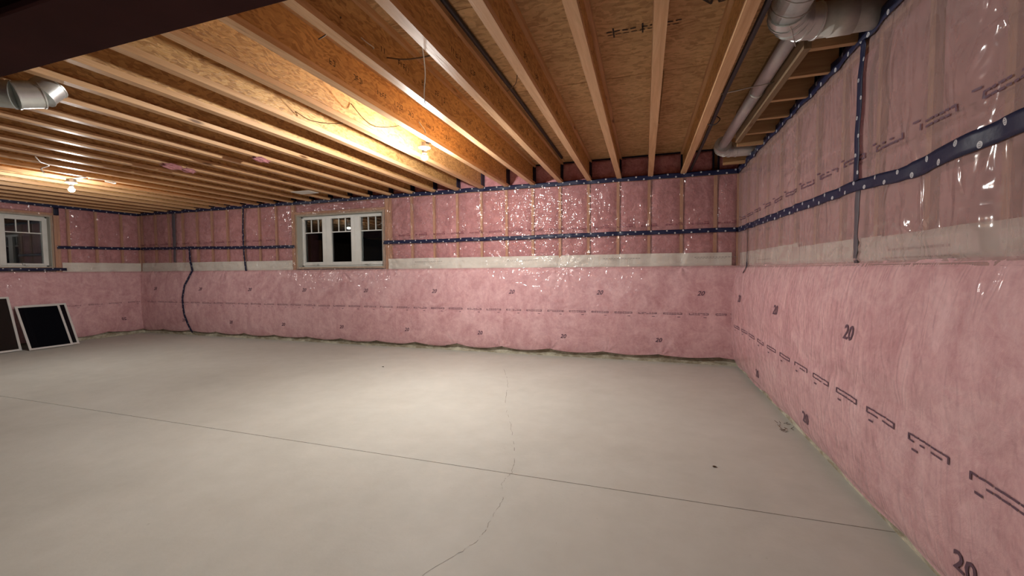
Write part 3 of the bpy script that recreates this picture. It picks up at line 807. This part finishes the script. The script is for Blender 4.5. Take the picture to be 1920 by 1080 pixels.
lamp(BULB1, -1.95, 'near lit bare bulb in a white round lampholder under the joists')
lamp(BULB2, -6.82, 'far left lit bare bulb glaring under the joists', 'lit_far')
lamp(BULB3, -1.14, 'lit bare bulb behind the steel beam, above the viewer', 'lit_dim')

#MARK_SMALL
# ------------------------------------------------------------------ ducts
def arc(c, r, a0, a1, n, z):
    return [(c[0] + r * math.cos(math.radians(a0 + (a1 - a0) * i / n)), c[1] + r * math.sin(math.radians(a0 + (a1 - a0) * i / n)), z) for i in range(n + 1)]
def gored(t, pts, rad, m='duct', n=20, seam=.0045):
    """adjustable elbow: one mesh per gore with a raised crimp at each joint"""
    for i in range(len(pts) - 1):
        a, b = Vector(pts[i]), Vector(pts[i + 1]); d = (b - a).normalized()
        MB().tube([a - d * .004, a + d * .004, a + d * .006, b - d * .006, b - d * .004, b + d * .004], [rad + seam, rad + seam, rad, rad, rad + seam, rad + seam], n).build('elbow_gore', m, t, True).modifiers.new('edges', 'EDGE_SPLIT').split_angle = math.radians(40)
zA, RA = 2.585, .088
A = empty('duct', (.82, 2.66, zA), 'big galvanised round duct with a segmented elbow turning into the right wall at the top', 'duct')
cA = (.865, 2.475)
gored(A, arc(cA, .175, 90, 180, 4, zA), RA)
MB().tube([(cA[0] - .004, 2.65, zA), (RX + .02, 2.65, zA)], RA - .003, 24).build('straight_section', 'foil', A, True)
MB().tube([(.69, cA[1] + .004, zA), (.69, 1.0, zA), (.69, -1.5, zA)], RA - .003, 24).build('straight_section', 'duct', A, True)
MB().tube([(.93, 2.65, zA), (1.03, 2.65, zA)], RA + .001, 24).build('wrap_tape', 'foil', A, True)
Wr = MB()
for yy in (2.30, 2.42):
    ring = [(.69 + (RA + .008) * math.cos(a), yy + .03 * math.sin(a), zA + (RA + .008) * math.sin(a)) for a in [math.pi * 2 * k / 20 for k in range(21)]]
    Wr.tube(ring, .0028, 6)
Wr.tube([(.60, 2.30, zA - .03), (.72, 2.52, zA - .10), (.80, 2.74, zA - .075)], .0028, 6)
Wr.build('hanger_wire', 'wire', A, True)
zB, RB = 2.600, .043
Bd = empty('duct', (.80, 4.0, zB), 'small grey round duct in the joist bay, elbowing into the far right corner', 'duct')
MB().tube([(.800, 2.76, zB), (.800, 3.6, zB)], RB, 20).build('straight_section', 'pipe', Bd, True)
MB().tube([(.800, 3.58, zB), (.800, 5.03, zB - .002)], RB + .002, 20).build('straight_section', 'pipe', Bd, True)
MB().tube([(.800, 3.575, zB), (.800, 3.60, zB)], RB + .006, 20).build('crimp_collar', 'duct', Bd, True)
MB().tube([(.51, 3.35, zB - .075), (.70, 3.33, zB - .06), (.80, 3.33, zB - .052), (.85, 3.34, zB - .04)], .004, 6).build('hanger_strap', 'wire', Bd, True)
rE = .170; cB = (.800 + rE, 5.06)
pts = [(.800, 4.96, zB)] + [(p[0], p[1], zB) for i, p in enumerate(arc(cB, rE, 180, 90, 4, 0))] + [(RX + .0, 5.06 + rE, zB)]
gored(Bd, pts, .078)
XL = -.30
L = empty('duct', (-3.9, 1.5, 2.40), 'small galvanised duct elbow hanging beside the steel beam at the far left', 'duct')
zl, Rl = 2.395, .070
gored(L, [(XL + p[0], p[1], p[2]) for p in [(-3.86, 1.40, zl + .02), (-3.70, 1.41, zl + .01), (-3.57, 1.45, zl - .004), (-3.48, 1.545, zl), (-3.455, 1.65, zl + .04), (-3.455, 1.71, zl + .12)]], Rl + .012, n=18)
MB().tube([(-5.4, 1.40, zl + .03), (XL - 3.85, 1.40, zl + .02)], Rl + .006, 20).build('straight_section', 'duct', L, True)
# black pipe along the last open joist
o = MB().tube([(.558, 1.1, HC + .035), (.556, 2.3, HC + .035), (.545, 3.3, HC + .03), (.558, 4.5, HC + .035), (.560, 5.80, HC + .035)], .016, 12).build('pipe', 'black', smooth=True)
tag(o, 'thin black pipe running alongside the rightmost I-joist', 'pipe')
o = MB().tube([(-1.083, 1.3, TOPZ - .020), (-1.083, 2.1, TOPZ - .020), (-1.070, 3.4, TOPZ - .020), (-1.080, 5.6, TOPZ - .020)], .017, 10).build('pipe', 'black', smooth=True)
tag(o, 'dark pipe tucked under the subfloor between two stamped I-joists', 'pipe')
# ------------------------------------------------------------------ cables
def cable(pts, r, m, lab, grp=None):
    o = MB().tube(spline(pts, 7), r, 7).build('cable', m, smooth=True); tag(o, lab, 'cable', grp); return o
cable([(-1.17, 2.00, 2.56), (-1.20, 2.10, 2.545), (-1.30, 2.31, 2.50), (-1.37, 2.42, 2.455), (-1.40, 2.47, 2.42), (-1.41, 2.50, 2.385)], .0035, 'cable_white', 'pale cable looping down between the joists near the top centre')
cable([(-1.545, 1.86, 2.62), (-1.60, 1.88, 2.60), (-1.70, 1.92, 2.59), (-1.76, 1.93, 2.58)], .004, 'cable_brown', 'brown wire crossing a joist bay left of the pale hanging cable')
cable([(-1.17, 2.30, 2.60), (-1.28, 2.30, 2.585), (-1.42, 2.28, 2.58), (-1.54, 2.26, 2.60)], .004, 'cable_brown', 'brown wire sagging across the bay behind the pale hanging cable')
cable([(-2.36, 2.93, 2.68), (-2.30, 3.03, 2.57), (-2.24, 3.10, 2.53), (-2.12, 3.18, 2.54), (-1.99, 3.20, 2.56)], .0032, 'cable_brown', 'thin bent wire on the bright yellow joist web by the near bulb')
cable([(-2.77, 2.75, 2.60), (-2.70, 2.85, 2.55), (-2.55, 2.95, 2.54), (-2.39, 3.0, 2.56)], .003, 'cable_brown', 'thin bent wire in the bay left of the near bulb, under the shadow')
cable([(-1.93, 3.30, 2.60), (-1.925, 3.34, 2.575), (-1.922, 3.38, 2.56), (-1.925, 3.41, 2.535)], .0055, 'cable_white', 'short curved white cable end on the orange web above the near bulb')
cable([(-1.545, 2.02, 2.60), (-1.53, 2.05, 2.585), (-1.52, 2.10, 2.58), (-1.545, 2.13, 2.59)], .003, 'cable_white', 'tiny curled white cable end on a stamped web, upper middle')
cable([(-6.10, 2.62, 2.500), (-6.25, 2.72, 2.485), (-6.36, 2.80, 2.498), (-6.46, 2.88, 2.500), (-6.56, 2.86, 2.47), (-6.60, 2.90, 2.43)], .006, 'cable_white', 'white cable end dangling under the joists, upper right of the far bulb')
cable([(-6.85, 3.42, 2.496), (-6.70, 3.52, 2.485), (-6.66, 3.60, 2.470), (-6.78, 3.66, 2.475), (-6.86, 3.60, 2.497)], .006, 'cable_white', 'looped white cable just right of the far left bulb')
cable([(-.905, 2.9, 2.80), (-.90, 2.95, 2.72), (-.93, 3.0, 2.66), (-1.03, 3.1, 2.66)], .003, 'cable_brown', 'thin dark wire hanging off the subfloor in the bay right of the dark pipe')
cable([(.50, 3.95, HC + .01), (.56, 3.92, HC - .012), (.60, 3.90, HC + .02), (.58, 3.93, HC + .06)], .004, 'black', 'small black wire loop at the black pipe by the rightmost I-joist')
# ------------------------------------------------------------------ scraps
def scrap(c, s, n, seed, m, lab, cat, nm):
    rs = random.Random(seed); bm = bmesh.new(); bmesh.ops.create_icosphere(bm, subdivisions=3, radius=1)
    for v in bm.verts:
        k = 1 + .35 * math.sin(v.co.x * 5 + seed) * math.cos(v.co.y * 4 + v.co.z * 6) + rs.uniform(-.08, .08)
        v.co = Vector((c[0] + v.co.x * s[0] * k, c[1] + v.co.y * s[1] * k, c[2] + v.co.z * s[2] * k))
    me = bpy.data.meshes.new(nm); bm.to_mesh(me); bm.free(); me.materials.append(MT[m]); me.polygons.foreach_set('use_smooth', [True] * len(me.polygons))
    o = bpy.data.objects.new(nm, me); COL.objects.link(o); tag(o, lab, cat); return o
scrap((-5.17, 3.34, 2.485), (.05, .10, .030), 0, 1, 'batt', 'pink insulation scrap tucked between dark joists at the left', 'insulation scrap', 'insulation_scrap')
scrap((-5.19, 3.54, 2.488), (.035, .07, .026), 0, 4, 'batt', 'smaller pink insulation tuft right next to the scrap in the left joists', 'insulation scrap', 'insulation_scrap')
scrap((-3.98, 3.47, 2.49), (.05, .09, .022), 0, 2, 'batt', 'pink insulation tuft under the joists, midway between window and near bulb', 'insulation scrap', 'insulation_scrap')
o = MB().box(-5.20, -4.86, 5.03, 5.24, HC - .010, HC - .004).build('white_card', 'white_board'); tag(o, 'flat white rectangle fixed under the joists above the back window', 'card')
# ------------------------------------------------------------------ floor debris
o = scrap((.433, 2.834, .005), (.012, .006, .004), 0, 3, 'leaf', 'tiny brown chip alone on the right part of the floor', 'debris', 'wood_chip')
mb = MB()
for i in range(16):
    x, y = 1.075 + random.uniform(-.05, .04), 3.70 + random.uniform(-.10, .10); a = random.uniform(0, 3.1); l = random.uniform(.02, .05)
    mb.tube([(x, y, .003), (x + l * math.cos(a), y + l * math.sin(a), .004 + random.uniform(0, .006))], .0016, 5)
tag(mb.build('debris', 'leaf'), 'small heap of dark twigs and dirt at the foot of the right wall', 'debris', kind='stuff')
tag(scrap((-3.285, 4.584, .004), (.014, .010, .003), 0, 6, 'spot', 'small dark speck on the floor before the back wall, below the window', 'debris', 'dirt_speck'), None)

# ------------------------------------------------------------------ leaning window screens
def screen(name, p0, wd, ht, lean, lab, mm, z=0.0, fw=.030):
    """p0 = foot corner nearest the back wall (x, y); width runs toward the viewer; leans toward the left wall"""
    t = empty(name, (0, 0, 0), lab, 'window screen', 'window screens leaning on the left wall')
    def bx(a0, a1, b0, b1, d0, d1): return MB().box(d0, d1, a0, a1, b0, b1)
    parts = [('side_rail', bx(0, fw, 0, ht, 0, .012)), ('side_rail', bx(wd - fw, wd, 0, ht, 0, .012)), ('bottom_rail', bx(fw, wd - fw, 0, fw, 0, .012)), ('top_rail', bx(fw, wd - fw, ht - fw, ht, 0, .012))]
    for nm, b in parts:
        o = b.build(nm, 'screen_frame'); o.parent = t
    o = bx(fw, wd - fw, fw, ht - fw, .005, .007).build('insect_mesh', mm); o.parent = t
    t.rotation_euler = (0, -lean, 0); t.location = (p0[0], p0[1], z)
    return t
screen('window_screen', (-9.62, 3.925, 0), .545, .80, .46, 'white-framed black window screen, front one of the overlapping pair leaning on the left wall', 'mesh_black', z=.006)
screen('window_screen', (-9.675, 4.035, 0), .545, .80, .44, 'white-framed window screen, rear one of the overlapping pair, sticking out right', 'mesh_black', z=.006)
screen('window_screen', (-9.77, 3.30, 0), .60, .93, .32, 'larger white-framed brownish window screen cut by the left picture edge', 'mesh_brown', z=.006)
